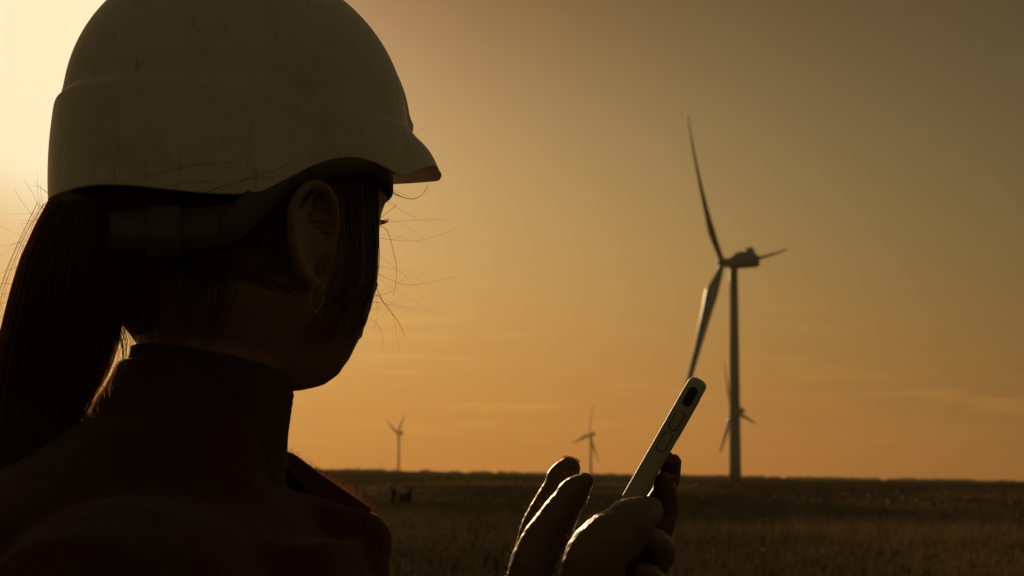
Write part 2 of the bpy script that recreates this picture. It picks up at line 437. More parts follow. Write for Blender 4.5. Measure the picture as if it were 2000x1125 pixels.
def turbine(base, H, L, axis, tower_r, psi, label, group='wind turbines on the plain', sweep=.1, pitch=48, bend=None, fat=1.0):
    """base: tower foot; axis: horizontal unit vector the hub points along; psi: blade angles from up"""
    root = empty('wind_turbine', base); L0 = L
    tag(root, label, 'wind turbine', group)
    B = np.array(base, float); a = np.array([axis[0], axis[1], 0.0]); a /= np.linalg.norm(a)
    ov = .055 * H
    hubc = B + np.array([0, 0, H]) + a * ov
    # tower
    t_ = MB(); rings = []
    for s in np.linspace(0, 1, 13):
        rr = tower_r * (1.18 - .36 * s)
        rings.append([B + np.array([rr * math.cos(e), rr * math.sin(e), s * (H - .024 * H)]) for e in np.linspace(0, 6.2832, 28, endpoint=False)])
    t_.grid(rings); t_.build('tower', wt, root)
    # nacelle: rounded box with a sloping front roof
    side = np.array([-a[1], a[0], 0.0]); up = np.array([0, 0, 1.0])
    n_ = MB(); rings = []
    prof = [(.038, .012, -.016, .013), (.032, .018, -.024, .019), (.014, .020, -.029, .023), (-.004, .026, -.030, .025), (-.018, .040, -.031, .026),
            (-.032, .044, -.031, .026), (-.060, .044, -.031, .026), (-.096, .041, -.031, .026), (-.112, .030, -.030, .025), (-.121, .020, -.026, .021), (-.126, .008, -.014, .012)]
    for (q, zt, zb, w2) in prof:
        c = B + np.array([0, 0, H]) + a * q * H
        ring = []
        for e in np.linspace(0, 6.2832, 24, endpoint=False):
            ce, se = math.cos(e), math.sin(e)
            ce = math.copysign(abs(ce) ** .5, ce); se = math.copysign(abs(se) ** .5, se)
            ring.append(c + side * w2 * H * ce + up * H * ((zt - zb) / 2 * se + (zt + zb) / 2))
        rings.append(ring)
    n_.grid(rings); n_.build('nacelle', wt, root)
    # cooler and mast on the roof
    k_ = MB()
    k_.box(B + up * H * 1.048 - a * .085 * H, (.012 * H, .018 * H, .010 * H), (a, side, up))
    k_.build('roof_cooler', wt, root, smooth=False)
    m_ = MB(); m_.tube([B + up * H * 1.055 - a * .085 * H, B + up * H * 1.075 - a * .085 * H], [.0016 * H, .001 * H], 8); m_.build('wind_vane', wt, root)
    # hub with spinner
    h_ = MB(); rings = []
    for q, r_ in ((-.022, .020), (-.012, .023), (0, .0235), (.012, .021), (.020, .015), (.025, .007), (.0262, .001)):
        rings.append([hubc + a * q * H + r_ * H * (side * math.cos(e) + up * math.sin(e)) for e in np.linspace(0, 6.2832, 24, endpoint=False)])
    h_.grid(rings); h_.build('hub', wt, root)
    # blades: direction at angle psi: up*cos + hd*sin
    hd = -side if (-side)[0] > 0 else side
    for kb, ps in enumerate(psi):
        ps = R_(ps); sw = bend[kb] if bend else sweep
        L = L0 * (1.06 if bend and kb == 2 else 1.0)
        d = up * math.cos(ps) + hd * math.sin(ps); e_ = -up * math.sin(ps) + hd * math.cos(ps)   # e_: growing psi
        b_ = MB(); rings = []
        for s in np.concatenate([[0, .015, .03], np.linspace(.06, .97, 22), [.99, 1.0]]):
            ch = np.interp(s, [0, .03, .08, .2, .35, .6, .85, .97, 1], [.036, .036, .046, .078, .060, .041, .028, .019, .005]) * L * fat
            tk = np.interp(s, [0, .03, .08, .2, .5, 1], [.034, .034, .032, .022, .010, .002]) * L
            tw = R_(np.interp(s, [0, .1, .3, 1], [22, 20, 9, 0]) + pitch)
            off = e_ * L * sw * s ** 2.0 - e_ * L * .25 * sw * s + a * L * (.02 * s - .045 * s * s)
            c = hubc + d * (s * (L - .012 * H) + .012 * H) + off
            cd = e_ * math.cos(tw) + a * math.sin(tw); td = np.cross(d, cd)
            ring = []
            for q in np.linspace(0, 6.2832, 16, endpoint=False):
                xq = math.cos(q); yq = math.sin(q)
                rnd = np.interp(s, [.03, .16], [0, 1])
                wq = (1 - rnd) + rnd * (.12 + .98 * ((1 + xq) / 2) ** .6)
                ring.append(c + cd * (ch / 2 * xq + rnd * ch * .18) + td * tk / 2 * yq * wq)
            rings.append(ring)
        b_.grid(rings); b_.build('blade', wb, root)
    return root

def turb_at(px, py_hub, py_base, H, L, psi, tower_r, yaw_c, away, label, sweep=.1, bend=None, fat=1.0, pitch=48):
    """px, rows: where it stands in view; yaw_c: how much the rotor is foreshortened"""
    hpx = py_base - py_hub
    Y = H * FPX / hpx / math.cos(PITCH)
    b = at(px, py_base, Y)
    s = math.sqrt(1 - yaw_c ** 2)
    return turbine(tuple(b), H, L, (-s, yaw_c * away), tower_r, psi, label, sweep=sweep, bend=bend, fat=fat, pitch=pitch)

main = turb_at(1436, 507, 941, 88, 65, (-35, 80, 210), 2.05, .56, 1, 'tall white wind turbine towering nearest behind the phone', .09, (.08, -.07, .07))
t2 = turb_at(1154, 849, 928, 88, 70, (8, 145, 248), 2.3, .62, 1, 'small distant wind turbine between the raised fingers and the tall turbine', fat=1.35, pitch=10)
t3 = turb_at(778, 847, 921, 88, 52, (26, 172, 300), 2.3, .55, 1, 'small distant wind turbine above the field close to the woman', fat=1.4, pitch=-45)
t4 = turb_at(1440, 804, 939, 88, 68, (-28, 97, 214), 2.0, .56, 1, 'distant wind turbine partly hidden behind the tower of the tallest one', fat=1.3)

# very far masts that prick the horizon
mm = mat('mast_steel', (.2, .2, .2), .6, metal=.3)
for (px, py, hh, lab) in ((743, 920, 16, 'thin far mast on the horizon just left of a small turbine'), (701, 920, 11, 'thin far mast on the horizon beside the jacket collar'),
                          (1824, 939, 13, 'thin far mast on the horizon at the far right')):
    Y = 3000.0; b = at(px, py, Y); k = Y / FPX
    b[2] = float(ground_z(b[0], b[1]))
    o = MB()
    o.tube([b, b + np.array([0, 0, hh * k])], [.9, .35], 8)
    for q in (.55, .8): o.tube([b + np.array([-2.2 * (1.2 - q), 0, hh * k * q]), b + np.array([2.2 * (1.2 - q), 0, hh * k * q])], [.25, .25], 6)
    tag(o.build('mast', mm), lab, 'mast', 'far masts on the horizon')

# ------------------------------------------------------------------ broken timber stand in the field
wm = mat('weathered_wood', (.055, .042, .030), .9, bump=(.6, .01, 30), scale=9)
Yc = 62.0
cb = at(785, 978, Yc); cb[2] = float(ground_z(cb[0], cb[1]))
crate = empty('timber_stand', tuple(cb)); tag(crate, 'dark broken timber stand with two uprights in the dry field', 'timber stand')
k = Yc / FPX
for (x0, x1, h0) in ((-21, -12, 35), (12, 19, 36), (-4, 3, 27)):
    o = MB(); o.box(cb + np.array([(x0 + x1) / 2 * k, 0, h0 * k / 2]), ((x1 - x0) / 2 * k, .08, h0 * k / 2)); o.build('post', wm, crate, False)
for (z0, z1, x0, x1) in ((0, 7, -20, 19), (8, 15, -7, 19), (16, 22, -5, 19), (23, 28, 4, 19)):
    o = MB(); o.box(cb + np.array([(x0 + x1) / 2 * k, -.10, (z0 + z1) / 2 * k]), ((x1 - x0) / 2 * k, .025, (z1 - z0) / 2 * k)); o.build('plank', wm, crate, False)

# ------------------------------------------------------------------ the woman
PHI = R_(50)
HF = np.array([math.sin(PHI), math.cos(PHI), 0]); HR = np.array([math.cos(PHI), -math.sin(PHI), 0]); HU = np.array([0, 0, 1.0])
HO = np.array([-.188, .942, 1.549])
def hl(f, r, u): return HO + HF * f + HR * r + HU * u
def hpol(al, rad, u): return hl(rad * math.cos(al), rad * math.sin(al), u)
def pxr(r, Y): return r * Y / FPX

skin = mat('skin', (.25, .155, .105), .46, bump=(.45, .0012, 420), var=(.21, .125, .082), sss=.25, sss_r=(.012, .005, .003), scale=60)
hairm = bpy.data.materials.new('dark_brown_hair'); hairm.use_nodes = True
t = hairm.node_tree; p = t.nodes['Principled BSDF']
p.inputs['Base Color'].default_value = (.070, .046, .030, 1); p.inputs['Roughness'].default_value = .34
tr = N(t, 'ShaderNodeBsdfTranslucent', inp={0: (.66, .31, .12, 1)}); mx = N(t, 'ShaderNodeMixShader', inp={0: .48})
t.links.new(p.outputs[0], mx.inputs[1]); t.links.new(tr.outputs[0], mx.inputs[2]); t.links.new(mx.outputs[0], t.nodes['Material Output'].inputs[0])
haircap = mat('hair_mass', (.085, .058, .038), .55, bump=(.8, .003, 120), scale=90)
cloth = mat('dark_red_fleece', (.095, .034, .028), .95, bump=(.5, .0015, 520), var=(.065, .022, .019), scale=160, spec=.15, sheen=.15)
trous = mat('dark_trousers', (.02, .02, .025), .9, scale=60)
boot = mat('boot_leather', (.03, .02, .015), .5, scale=40)

person = empty('person', (HO[0] - .02, HO[1], 0))
tag(person, 'woman in white hard hat and dark jacket looking at a phone', 'person')

# head: horizontal sections (height, front, side, back, squareness)
HEAD = [(.128, .030, .026, .030, 2), (.118, .056, .048, .056, 2), (.10, .079, .064, .078, 2.1), (.07, .096, .076, .094, 2.3), (.046, .1015, .081, .098, 2.5),
        (.036, .1018, .0815, .098, 2.5), (.026, .0988, .080, .098, 2.5), (.009, .0983, .0795, .095, 2.5), (-.015, .0982, .0792, .088, 2.5), (-.030, .0958, .077, .080, 2.5),
        (-.046, .0925, .072, .070, 2.5), (-.0575, .0905, .063, .062, 2.4), (-.069, .088, .053, .054, 2.3), (-.080, .083, .041, .046, 2.2), (-.088, .073, .030, .036, 2.1), (-.0925, .055, .018, .026, 2)]
def head_r(al, F_, S_, B_, n):
    c, s = math.cos(al), math.sin(al)
    A = F_ if c > 0 else B_
    return ((abs(c) / A) ** n + (abs(s) / S_) ** n) ** (-1 / n)
bd = MB()
AL = np.linspace(0, 2 * math.pi, 48, endpoint=False)
bd.grid([[hpol(a, head_r(a, F_, S_, B_, n), u) for a in AL] for (u, F_, S_, B_, n) in HEAD])
# nose, lips, brows, chin
bd.tube([hl(.098, 0, .030), hl(.104, 0, .005), hl(.110, 0, -.014)], [.006, .007, .0085], 12)
for s in (-1, 1):
    bd.ball(hl(.102, s * .009, -.017), .006, n=10)
    bd.tube([hl(.096, s * .012, .040), hl(.093, s * .034, .043), hl(.081, s * .055, .038)], [.006, .0065, .005], 10)
bd.tube([hl(.092, -.020, -.042), hl(.101, 0, -.039), hl(.092, .020, -.042)], [.004, .0055, .004], 10)
bd.tube([hl(.091, -.017, -.050), hl(.099, 0, -.050), hl(.091, .017, -.050)], [.004, .006, .004], 10)
# ears: rim, bowl, lobe
for s in (-1, 1):
    pts = [(.020, .080, -.012), (.024, .083, .010), (.014, .090, .028), (-.004, .095, .030), (-.016, .096, .014), (-.014, .094, -.008), (-.004, .090, -.024), (.008, .085, -.031)]
    bd.tube([hl(f + .004, s * r, u) for f, r, u in pts], [.0032, .004, .0042, .0044, .0042, .004, .0045, .0055], 10)
    bd.tube([hl(f, s * r, u) for f, r, u in [(.004, .088, .020), (-.004, .091, .006), (.002, .088, -.012)]], [.0035, .004, .0035], 10)
    bd.ball(hl(.004, s * .082, 0), (.017, .006, .027), (HF, HR, HU), 14)
# neck down to the chest
bd.tube([hl(-.006, 0, -.02), hl(-.011, 0, -.07), hl(-.014, .001, -.12), hl(-.020, .002, -.19), hl(-.03, .002, -.26)], [.052, .0495, .0475, .051, .07], 26, flat=(1.0, 1.05))
neck_low = hl(-.03, 0, -.26)
bd.ball(neck_low + np.array([0, 0, -.10]), (.11, .15, .16), n=18)
# arms under the sleeves
RW = at(1135, 1262, .80); LW = at(1040, 1275, .880)
SHR = np.array([-.215, .775, 1.31]); SHL = np.array([-.225, 1.075, 1.29]); ELR = np.array([-.12, .735, 1.045]); ELL = np.array([-.12, 1.05, 1.03])
for sh, el, wr in ((SHR, ELR, RW), (SHL, ELL, LW)):
    bd.tube([neck_low + np.array([0, 0, -.06]), sh], [.07, .055], 18)
    bd.tube([sh, (sh + el) / 2, el], [.05, .045, .036], 18)
    bd.tube([el, el * .6 + wr * .4, wr], [.036, .036, .027], 18)
body_hi = MB()   # hands at a finer grain, same skin
def chain(mbx, pts, up=None):
    mbx.tube([at(x, y, Y) for x, y, Y, r in pts], [pxr(r, Y) for x, y, Y, r in pts], 16, up=up)
hands = [
    # right hand: wrist/palm, thumb, four fingers round the back of the phone
    [(1135, 1290, .80, 84), (1140, 1200, .80, 84), (1154, 1122, .80, 70), (1192, 1056, .80, 34)],
    [(1138, 1150, .79, 60), (1151, 1064, .778, 30), (1192, 1044, .774, 34), (1222, 1052, .772, 40)],
    [(1150, 1150, .78, 66), (1165, 1090, .77, 62), (1192, 1052, .766, 55), (1214, 1033, .768, 47), (1238, 1015, .77, 46), (1264, 1001, .775, 33)],
    [(1190, 1120, .84, 34), (1262, 1030, .862, 29), (1294, 968, .86, 25), (1308, 925, .848, 21), (1315, 903, .838, 18)],
    [(1195, 1130, .83, 36), (1272, 1052, .838, 32), (1296, 1000, .835, 28), (1300, 962, .826, 23), (1297, 941, .820, 20)],
    [(1190, 1150, .82, 36), (1262, 1115, .815, 33), (1290, 1078, .803, 29), (1278, 1056, .79, 24), (1256, 1047, .783, 19)],
    [(1190, 1180, .81, 34), (1255, 1165, .805, 30), (1278, 1140, .795, 25), (1268, 1122, .785, 21), (1252, 1116, .78, 17)],
    # left hand: wrist/palm, index, thumb, three curled fingers
    [(1040, 1300, 0.880, 82), (1045, 1220, 0.870, 86), (1052, 1150, 0.860, 68)],
    [(1045, 1180, 0.875, 40), (1036, 1105, 0.870, 36), (1042, 1048, 0.865, 30), (1056, 1012, 0.864, 31.5), (1073, 980, 0.863, 28.5), (1088, 950, 0.860, 27), (1097, 933, 0.858, 29), (1110, 915, 0.855, 24)],
    [(1050, 1180, 0.845, 66), (1047, 1118, 0.835, 56), (1066, 1058, 0.830, 48), (1090, 1012, 0.825, 39), (1108, 984, 0.822, 33), (1125, 960, 0.819, 31), (1142, 941, 0.815, 19)],
    [(1075, 1200, 0.885, 34), (1105, 1155, 0.895, 28), (1135, 1165, 0.900, 25), (1128, 1195, 0.895, 21)],
    [(1078, 1220, 0.890, 33), (1110, 1185, 0.901, 27), (1138, 1195, 0.905, 24), (1128, 1222, 0.900, 20)],
    [(1080, 1245, 0.893, 30), (1108, 1220, 0.903, 24), (1130, 1228, 0.905, 21), (1120, 1250, 0.901, 18)],
]
for ch in hands: chain(body_hi, ch)
body = bd.remesh('body', skin, person, vox=.0032, smooth=5)
hand_o = body_hi.remesh('hands_tmp', skin, None, vox=.0013, smooth=7)
bm = bmesh.new(); bm.from_mesh(body.data); bm.from_mesh(hand_o.data); bm.to_mesh(body.data); bm.free()
bpy.data.objects.remove(hand_o)
from mathutils import noise as mn
me = body.data; me.update(); nv = len(me.vertices)
co = np.zeros(nv * 3); me.vertices.foreach_get('co', co); co = co.reshape(-1, 3)
no = np.zeros(nv * 3); me.vertices.foreach_get('normal', no); no = no.reshape(-1, 3)
hv_ = np.where((co[:, 0] > -.03) & (co[:, 2] > 1.32))[0]          # creases and pads of the fingers
dq = np.array([.55 * mn.noise((x * 85, y * 85, z * 85)) + .40 * mn.noise((x * 90, y * 90, z * 330 + 7)) + .18 * mn.noise((x * 500, y * 500, z * 700)) for x, y, z in co[hv_].tolist()])
co[hv_] += no[hv_] * (.0011 * dq)[:, None]
me.vertices.foreach_set('co', co.ravel()); me.update()
body.data.polygons.foreach_set('use_smooth', [True] * len(body.data.polygons))

# eyes, lashes
eyem = mat('eye', (.6, .58, .54), .15, scale=40)
for s in (-1, 1):
    o = MB(); o.ball(hl(.0815, s * .033, .022), .0118, n=14); o.build('eye', eyem, person)
lash = MB()
for s in (-1, 1):
    for q in np.linspace(-1, 1, 14):
        b0 = hl(.0925 - .008 * q * q, s * (.036 + .014 * q), .024)
        d_ = HF * .8 + HR * s * (.35 + .4 * q)
        lash.tube([b0, b0 + d_ * .003, b0 + d_ * .0055 + HU * .0012], [.0004, .0003, .0001], 5, sub=2)
lash.build('eyelash', hairm, person)['kind'] = 'stuff'
# fingernails
nailm = mat('nail', (.62, .30, .20), .22, sss=0, scale=80, trans=.65)
for (x, y, Y, w_, h_, nx, ny, nd) in ((1116, 897, .8565, 18, 13, .25, -.8, .50), (1306, 893, .830, 10, 14, -.2, -.5, -.85), (1311, 935, .815, 9, 20, .6, -.2, -.75),
                                      (1262, 1040, .777, 16, 9, .1, -.75, -.65), (1258, 1110, .774, 13, 8, .1, -.7, -.7)):
    c = at(x, y, Y); nrm = Rv * nx - Uv * ny + Fv * nd; nrm = nrm / np.linalg.norm(nrm)
    e1 = np.cross(nrm, (0, 1.0, 0.0)); e1 /= np.linalg.norm(e1); e2 = np.cross(nrm, e1)
    o = MB(); rg = []
    for q in (1.0, .8, .5, .2, .02): rg.append([c + e1 * pxr(w_, Y) * q * math.cos(a) + e2 * pxr(h_, Y) * q * math.sin(a) + nrm * .0012 * (1 - q * q) for a in np.linspace(0, 2 * math.pi, 18, endpoint=False)])
    o.grid(rg, cap=False); o.build('fingernail', nailm, person)
# earring
gold = mat('earring_metal', (.6, .45, .28), .35, metal=1.0)
o = MB(); rg = [hl(.012 + .0045 * math.cos(q), .089 + .002 * math.sin(q), -.038 + .0095 * math.sin(q)) for q in np.linspace(0, 6.28, 22)]
o.tube(rg, [.00035] * 22, 6, sub=1, round_ends=False); o.ball(hl(.012, .088, -.0485), .0010, n=8); o.build('earring', gold, person)

# ---- hair: cap, ponytail mass, strands
hc = MB()
HAIRL = [(.10, .066, .072, .090), (.07, .074, .083, .104), (.04, .058, .089, .108), (.01, .030, .088, .106), (-.02, .004, .079, .096), (-.045, .0, .064, .078), (-.065, .0, .046, .058), (-.085, .0, .030, .040)]
rings = []
for (u, fl, S_, B_) in HAIRL:
    ring = []
    for a in np.linspace(0, 2 * math.pi, 40, endpoint=False):
        f = math.cos(a); r = math.sin(a)
        ff = fl * f if f > 0 else B_ * f
        ring.append(hl(ff, S_ * r, u))
    rings.append(ring)
hc.grid(rings)
LE = [(385, 108), (405, 94), (430, 82), (470, 62), (520, 44), (560, 32), (600, 22), (640, 12), (700, -4), (800, -18), (900, -26), (1010, -30), (1160, -34)]
RE = [(385, 230), (430, 236), (470, 226), (520, 222), (560, 230), (600, 236), (640, 229), (690, 217), (740, 200), (800, 166), (845, 144), (900, 142), (1010, 150), (1160, 150)]
def pt_edges(y): return np.interp(y, [q[0] for q in LE], [q[1] for q in LE]), np.interp(y, [q[0] for q in RE], [q[1] for q in RE])
pts = []; rads = []
for y in (432, 452, 475, 520, 560, 600, 640, 690, 740, 800, 850, 900, 980, 1060, 1160):
    l, r = pt_edges(y); Yp = .868 + .012 * math.sin(y * .01)
    pts.append(at((l + r) / 2, y, Yp)); rads.append(pxr((r - l) / 2 * .82, Yp))
hc.tube(pts, rads, 24, up=(0, 1, 0), flat=(1, .62))
hair = hc.remesh('hair', haircap, person, vox=.003, smooth=5)
st = MB()
r3 = np.random.default_rng(3)
def strand(P, r0, r1=None, n=3, sub=5):
    P = np.array(P, float)
    if len(P) > 2: P, _ = spline(P, np.zeros(len(P)), sub)
    T = np.gradient(P, axis=0)
    rr = np.linspace(r0, r1 if r1 is not None else r0 * .5, len(P))
    rings = []; tw = r3.uniform(-.9, .9)
    for p_, t_, q in zip(P, T, rr):
        t_ = t_ / (np.linalg.norm(t_) + 1e-9)
        u = np.cross(t_, (.0, 1.0, .05)); u /= np.linalg.norm(u) + 1e-9; w_ = np.cross(t_, u)
        e_ = q * 1.15 * (math.cos(tw) * u + math.sin(tw) * w_)
        rings.append([p_ - e_, p_ + e_])
    st.grid(rings, closed=False, cap=False)
r3 = np.random.default_rng(3)
# ponytail surface strands
ys = np.array([400, 450, 510, 570, 640, 720, 800, 900, 1010, 1150])
for i in range(3600):
    ph = r3.uniform(0, 2 * math.pi) if i < 2400 else math.pi + r3.normal(0, .45); rad = r3.uniform(.80, 1.03) + (r3.exponential(.05) if r3.random() < .12 else 0); jit = r3.normal(0, 3.0, len(ys)).cumsum() * .5
    end = r3.integers(6, len(ys) + 1); P = []
    for k_, y in enumerate(ys[:end]):
        l, r = pt_edges(y); cx = (l + r) / 2; hw = (r - l) / 2
        p_ = at(cx + math.cos(ph) * hw * rad + jit[k_], y + r3.normal(0, 3), .868 + .012 * math.sin(y * .01))
        p_ = p_ + np.array([0, math.sin(ph) * pxr(hw, .868) * .62 * rad, 0]); P.append(p_)
    strand(P, r3.uniform(.00010, .00026), sub=3)
st_main = st; st = MB()
# scalp strands swept back under the helmet
for i in range(500):
    u0 = r3.uniform(-.06, .06); a0 = r3.uniform(R_(70), R_(120)) ; sgn = 1 if r3.random() < .75 else -1
    P = []
    for q in np.linspace(0, 1, 7):
        a = a0 + (math.pi - a0) * q; u = u0 * (1 - q) + .0 * q + .006 * math.sin(q * 5 + i)
        S_ = np.interp(u, [-.065, -.045, -.02, .01, .04, .07], [.052, .070, .083, .088, .089, .083]); B_ = np.interp(u, [-.065, -.045, -.02, .01, .04, .07], [.075, .086, .098, .106, .108, .104])
        P.append(hl(math.cos(a) * (B_ if math.cos(a) < 0 else .09) * 1.012, sgn * math.sin(a) * S_ * 1.012, u))
    strand(P, r3.uniform(.00010, .0002), sub=2)
# wisps that grow down the nape
for i in range(260):
    a = R_(r3.uniform(112, 200)); u0 = r3.uniform(-.045, -.01); L_ = r3.uniform(.02, .05)
    P = []
    for q in np.linspace(0, 1, 5):
        u = u0 - L_ * q
        B_ = np.interp(u, [-.13, -.09, -.065, -.045, -.02, .01], [.066, .067, .068, .080, .098, .107]); S_ = np.interp(u, [-.13, -.09, -.065, -.045, -.02, .01], [.052, .053, .058, .074, .083, .088])
        P.append(hl(math.cos(a + .12 * q) * (B_ if math.cos(a) < 0 else .09) * (1.012 + .03 * q * r3.random()), math.sin(a + .12 * q) * S_ * 1.012, u))
    strand(P, r3.uniform(.0001, .00018), sub=2)
# lock in front of the ear, over the cheek
def cheek(f, u):
    F_ = np.interp(-u, [-h[0] for h in HEAD], [h[1] for h in HEAD]); S_ = np.interp(-u, [-h[0] for h in HEAD], [h[2] for h in HEAD])
    return S_ * max(1 - (max(f, 0) / F_) ** 2.5, .02) ** .4 + .0012 + .10 * max(0, u - .028)
for i in range(150):
    f0 = r3.uniform(.022, .070); k_ = r3.uniform(.7, 1.15); w1, w2 = r3.normal(0, .003, 2)
    P = [hl(f, cheek(f, u), u) for f, u in ((f0 - .004, .082), (f0, .055), (f0 + .007, .022), (f0 + .010 + w1, -.008 * k_), (f0 + .006 + w2, -.036 * k_), (f0 - .002 + w1 + w2, -.060 * k_))]
    strand(P, r3.uniform(.0001, .0002), sub=3)
side_hair_m = mat('side_hair', (.055, .036, .024), .42, scale=120, spec=.35)
o = st.build('side_hair', side_hair_m, None); o.parent = hair; o.matrix_parent_inverse = hair.matrix_basis.inverted()
st = st_main
def pst(pts, Y, r0, dy=0.0):
    strand([at(x, y, Y + dy * q) for q, (x, y) in enumerate(pts)], r0, sub=6)
# flyaways in front of the face
for pts_, r0 in (([(750, 362), (778, 381), (805, 389), (824, 381), (836, 362)], .00032), ([(748, 368), (775, 382), (800, 388), (818, 384)], .00025), ([(748, 355), (770, 372), (800, 384)], .0002),
                 ([(741, 440), (757, 452), (768, 490), (775, 530), (768, 578)], .0003), ([(734, 560), (752, 595), (778, 628), (792, 660)], .0003), ([(736, 575), (760, 605), (784, 640)], .0002),
                 ([(744, 436), (790, 431), (872, 428)], .00014), ([(744, 425), (768, 405), (775, 400), (765, 410)], .0002), ([(742, 465), (800, 471), (850, 462), (890, 446)], .00014),
                 ([(738, 535), (790, 556), (835, 552), (890, 540)], .00016), ([(735, 590), (790, 600), (840, 610)], .00013), ([(720, 620), (742, 640), (750, 680)], .00013), ([(745, 385), (800, 420), (842, 436)], .00014),
                 ([(805, 265), (830, 250), (858, 238)], .00013), ([(742, 500), (780, 530), (822, 566)], .00012), ([(726, 590), (760, 600), (776, 660), (780, 690)], .00012), ([(733, 570), (738, 610), (730, 650)], .0001)):
    pst(pts_, .985, r0 * .85)
for i in range(15):
    y0 = r3.uniform(400, 640); x0 = np.interp(y0, [400, 540, 600, 640], [746, 738, 722, 708]); ln = r3.uniform(40, 150); sl_ = r3.normal(.15, .35)
    P = [(x0 - 8, y0)] ; cu = r3.normal(0, .3)
    for q in (1 / 3, 2 / 3, 1): P.append((x0 + ln * q, y0 + ln * q * sl_ + ln * cu * q * q))
    pst(P, .985 + r3.normal(0, .015), r3.uniform(.00004, .00008))
# loose hairs across the helmet
for pts_ in ([(395, 378), (480, 350), (560, 322), (640, 258), (660, 246)], [(300, 345), (380, 322), (450, 318), (510, 340), (530, 372)], [(265, 352), (340, 330), (420, 322), (500, 342), (560, 356)],
             [(345, 385), (352, 330), (348, 290)], [(400, 376), (450, 358), (510, 347), (580, 342)], [(430, 374), (480, 352), (505, 350), (560, 358)], [(300, 372), (360, 358), (420, 356), (460, 378)]):
    pst(pts_, .80, .00013)
# loose hairs left of the ponytail
for i in range(70):
    y0 = r3.uniform(380, 700); l, _ = pt_edges(y0); ln = r3.uniform(25, 95); P = [(l + 14, y0)]
    d0 = r3.uniform(-2.6, -1.0) if r3.random() < .35 else r3.uniform(1.7, 3.2); cu = r3.normal(0, .9); x, y = l + 4, y0
    for q in range(5):
        x += math.cos(d0) * ln / 5 * (1 if d0 < 0 else 1); y += abs(math.sin(d0)) * ln / 5 * (1 if d0 > 0 else -1) ; d0 += cu / 5 + r3.normal(0, .12); P.append((x, y))
    pst(P, .868 + r3.normal(0, .02), r3.uniform(.00007, .00014))
for i in range(24):
    y0 = r3.uniform(470, 800); _, r = pt_edges(y0); pst([(r - 6, y0 - 20), (r + r3.uniform(0, 8), y0 + 20), (r + r3.uniform(-14, 10), y0 + 60), (r + r3.uniform(-30, 0), y0 + 110)], .868 + r3.normal(0, .012), .00012)
so_ = st.build('hair_strands', hairm, None, smooth=True)
so_.parent = hair; so_.matrix_parent_inverse = hair.matrix_basis.inverted()

# ---- jacket
jk = MB()
def jt(pts, flat=None, n=24): jk.tube([at(x, y, Y) for x, y, Y, r in pts], [pxr(r, Y) for x, y, Y, r in pts], n, flat=flat)
# standing collar at the nape: left edge / right edge per row
rings = []
for (y, l, r, Y, dep) in ((704, 262, 400, .94, .045), (708, 240, 470, .94, .066), (760, 216, 520, .94, .078), (815, 182, 544, .94, .092), (865, 120, 549, .94, .11), (930, 20, 546, .935, .13), (1000, -80, 560, .93, .15), (1125, -220, 610, .93, .17), (1300, -260, 640, .93, .18)):
    c = at((l + r) / 2, y, Y); hw = pxr((r - l) / 2, Y)
    rings.append([c + np.array([hw * math.cos(a), dep * math.sin(a), 0.0]) for a in np.linspace(0, 2 * math.pi, 36, endpoint=False)])
jk.grid(rings)
# front lapel / chest that juts right
jt([(505, 920, .99, 48), (560, 958, .99, 58), (630, 1008, .985, 62), (690, 1050, .98, 60)])
jt([(560, 1040, .96, 90), (640, 1060, .965, 92), (692, 1062, .97, 78)])
jt([(560, 1120, .96, 100), (640, 1130, .965, 110), (688, 1120, .97, 78), (684, 1250, .97, 84)])
jt([(500, 1000, .93, 60), (540, 1080, .92, 70), (590, 1180, .92, 80)])
# torso and sleeves
tc = np.array([-.20, .945, 0.0])
rings = []
for z, w_, d_ in ((1.36, .105, .13), (1.31, .118, .165), (1.20, .135, .175), (1.05, .13, .16), (.92, .15, .165), (.80, .155, .17)):
    rings.append([tc + np.array([w_ * math.cos(a), d_ * math.sin(a), z]) for a in np.linspace(0, 2 * math.pi, 36, endpoint=False)])
jk.grid(rings)
for sh, el, wr, hz in ((SHR, ELR, RW, 0), (SHL, ELL, LW, 0)):
    jk.tube([tc + np.array([0, 0, 1.31]), sh], [.10, .075], 20)
    jk.tube([sh, (sh + el) / 2, el], [.072, .062, .054], 20)
    jk.tube([el, el * .5 + wr * .5, el * .06 + wr * .94], [.054, .048, .040], 20)
jacket = jk.remesh('jacket', cloth, person, vox=.004, smooth=6)
# soft folds in the cloth
from mathutils import noise as mn
me = jacket.data; nv = len(me.vertices)
co = np.zeros(nv * 3); me.vertices.foreach_get('co', co); co = co.reshape(-1, 3)
no = np.zeros(nv * 3); me.vertices.foreach_get('normal', no); no = no.reshape(-1, 3)
dq = np.array([mn.noise((x * 9, y * 9, z * 17)) + .5 * mn.noise((x * 26 + 5, y * 26, z * 40)) for x, y, z in co.tolist()])
co = co + no * (.0035 * dq - .001)[:, None]
me.vertices.foreach_set('co', co.ravel()); me.update()
# knitted neck of the jumper under the jacket
tn = MB(); rings = []
for q in np.linspace(0, 1, 40):
    u = -.20 + .122 * q; c0 = hl(np.interp(u, [-.19, -.12, -.07], [-.020, -.014, -.011]), .001, u)
    r_ = np.interp(u, [-.19, -.12, -.07], [.051, .0475, .0495]) + .0034 + .0003 * math.cos(q * 120) - .002 * max(0, q - .9) / .1
    rings.append([c0 + HF * r_ * 1.05 * math.cos(a) + HR * r_ * math.sin(a) + HU * (.020 * max(0, q - .5) * (-math.cos(a))) for a in np.linspace(0, 2 * math.pi, 72, endpoint=False)])
tn.grid(rings); tn.build('turtleneck', mat('dark_knit', (.075, .038, .028), .95, bump=(.5, .0008, 800), var=(.055, .028, .020), scale=200), person)
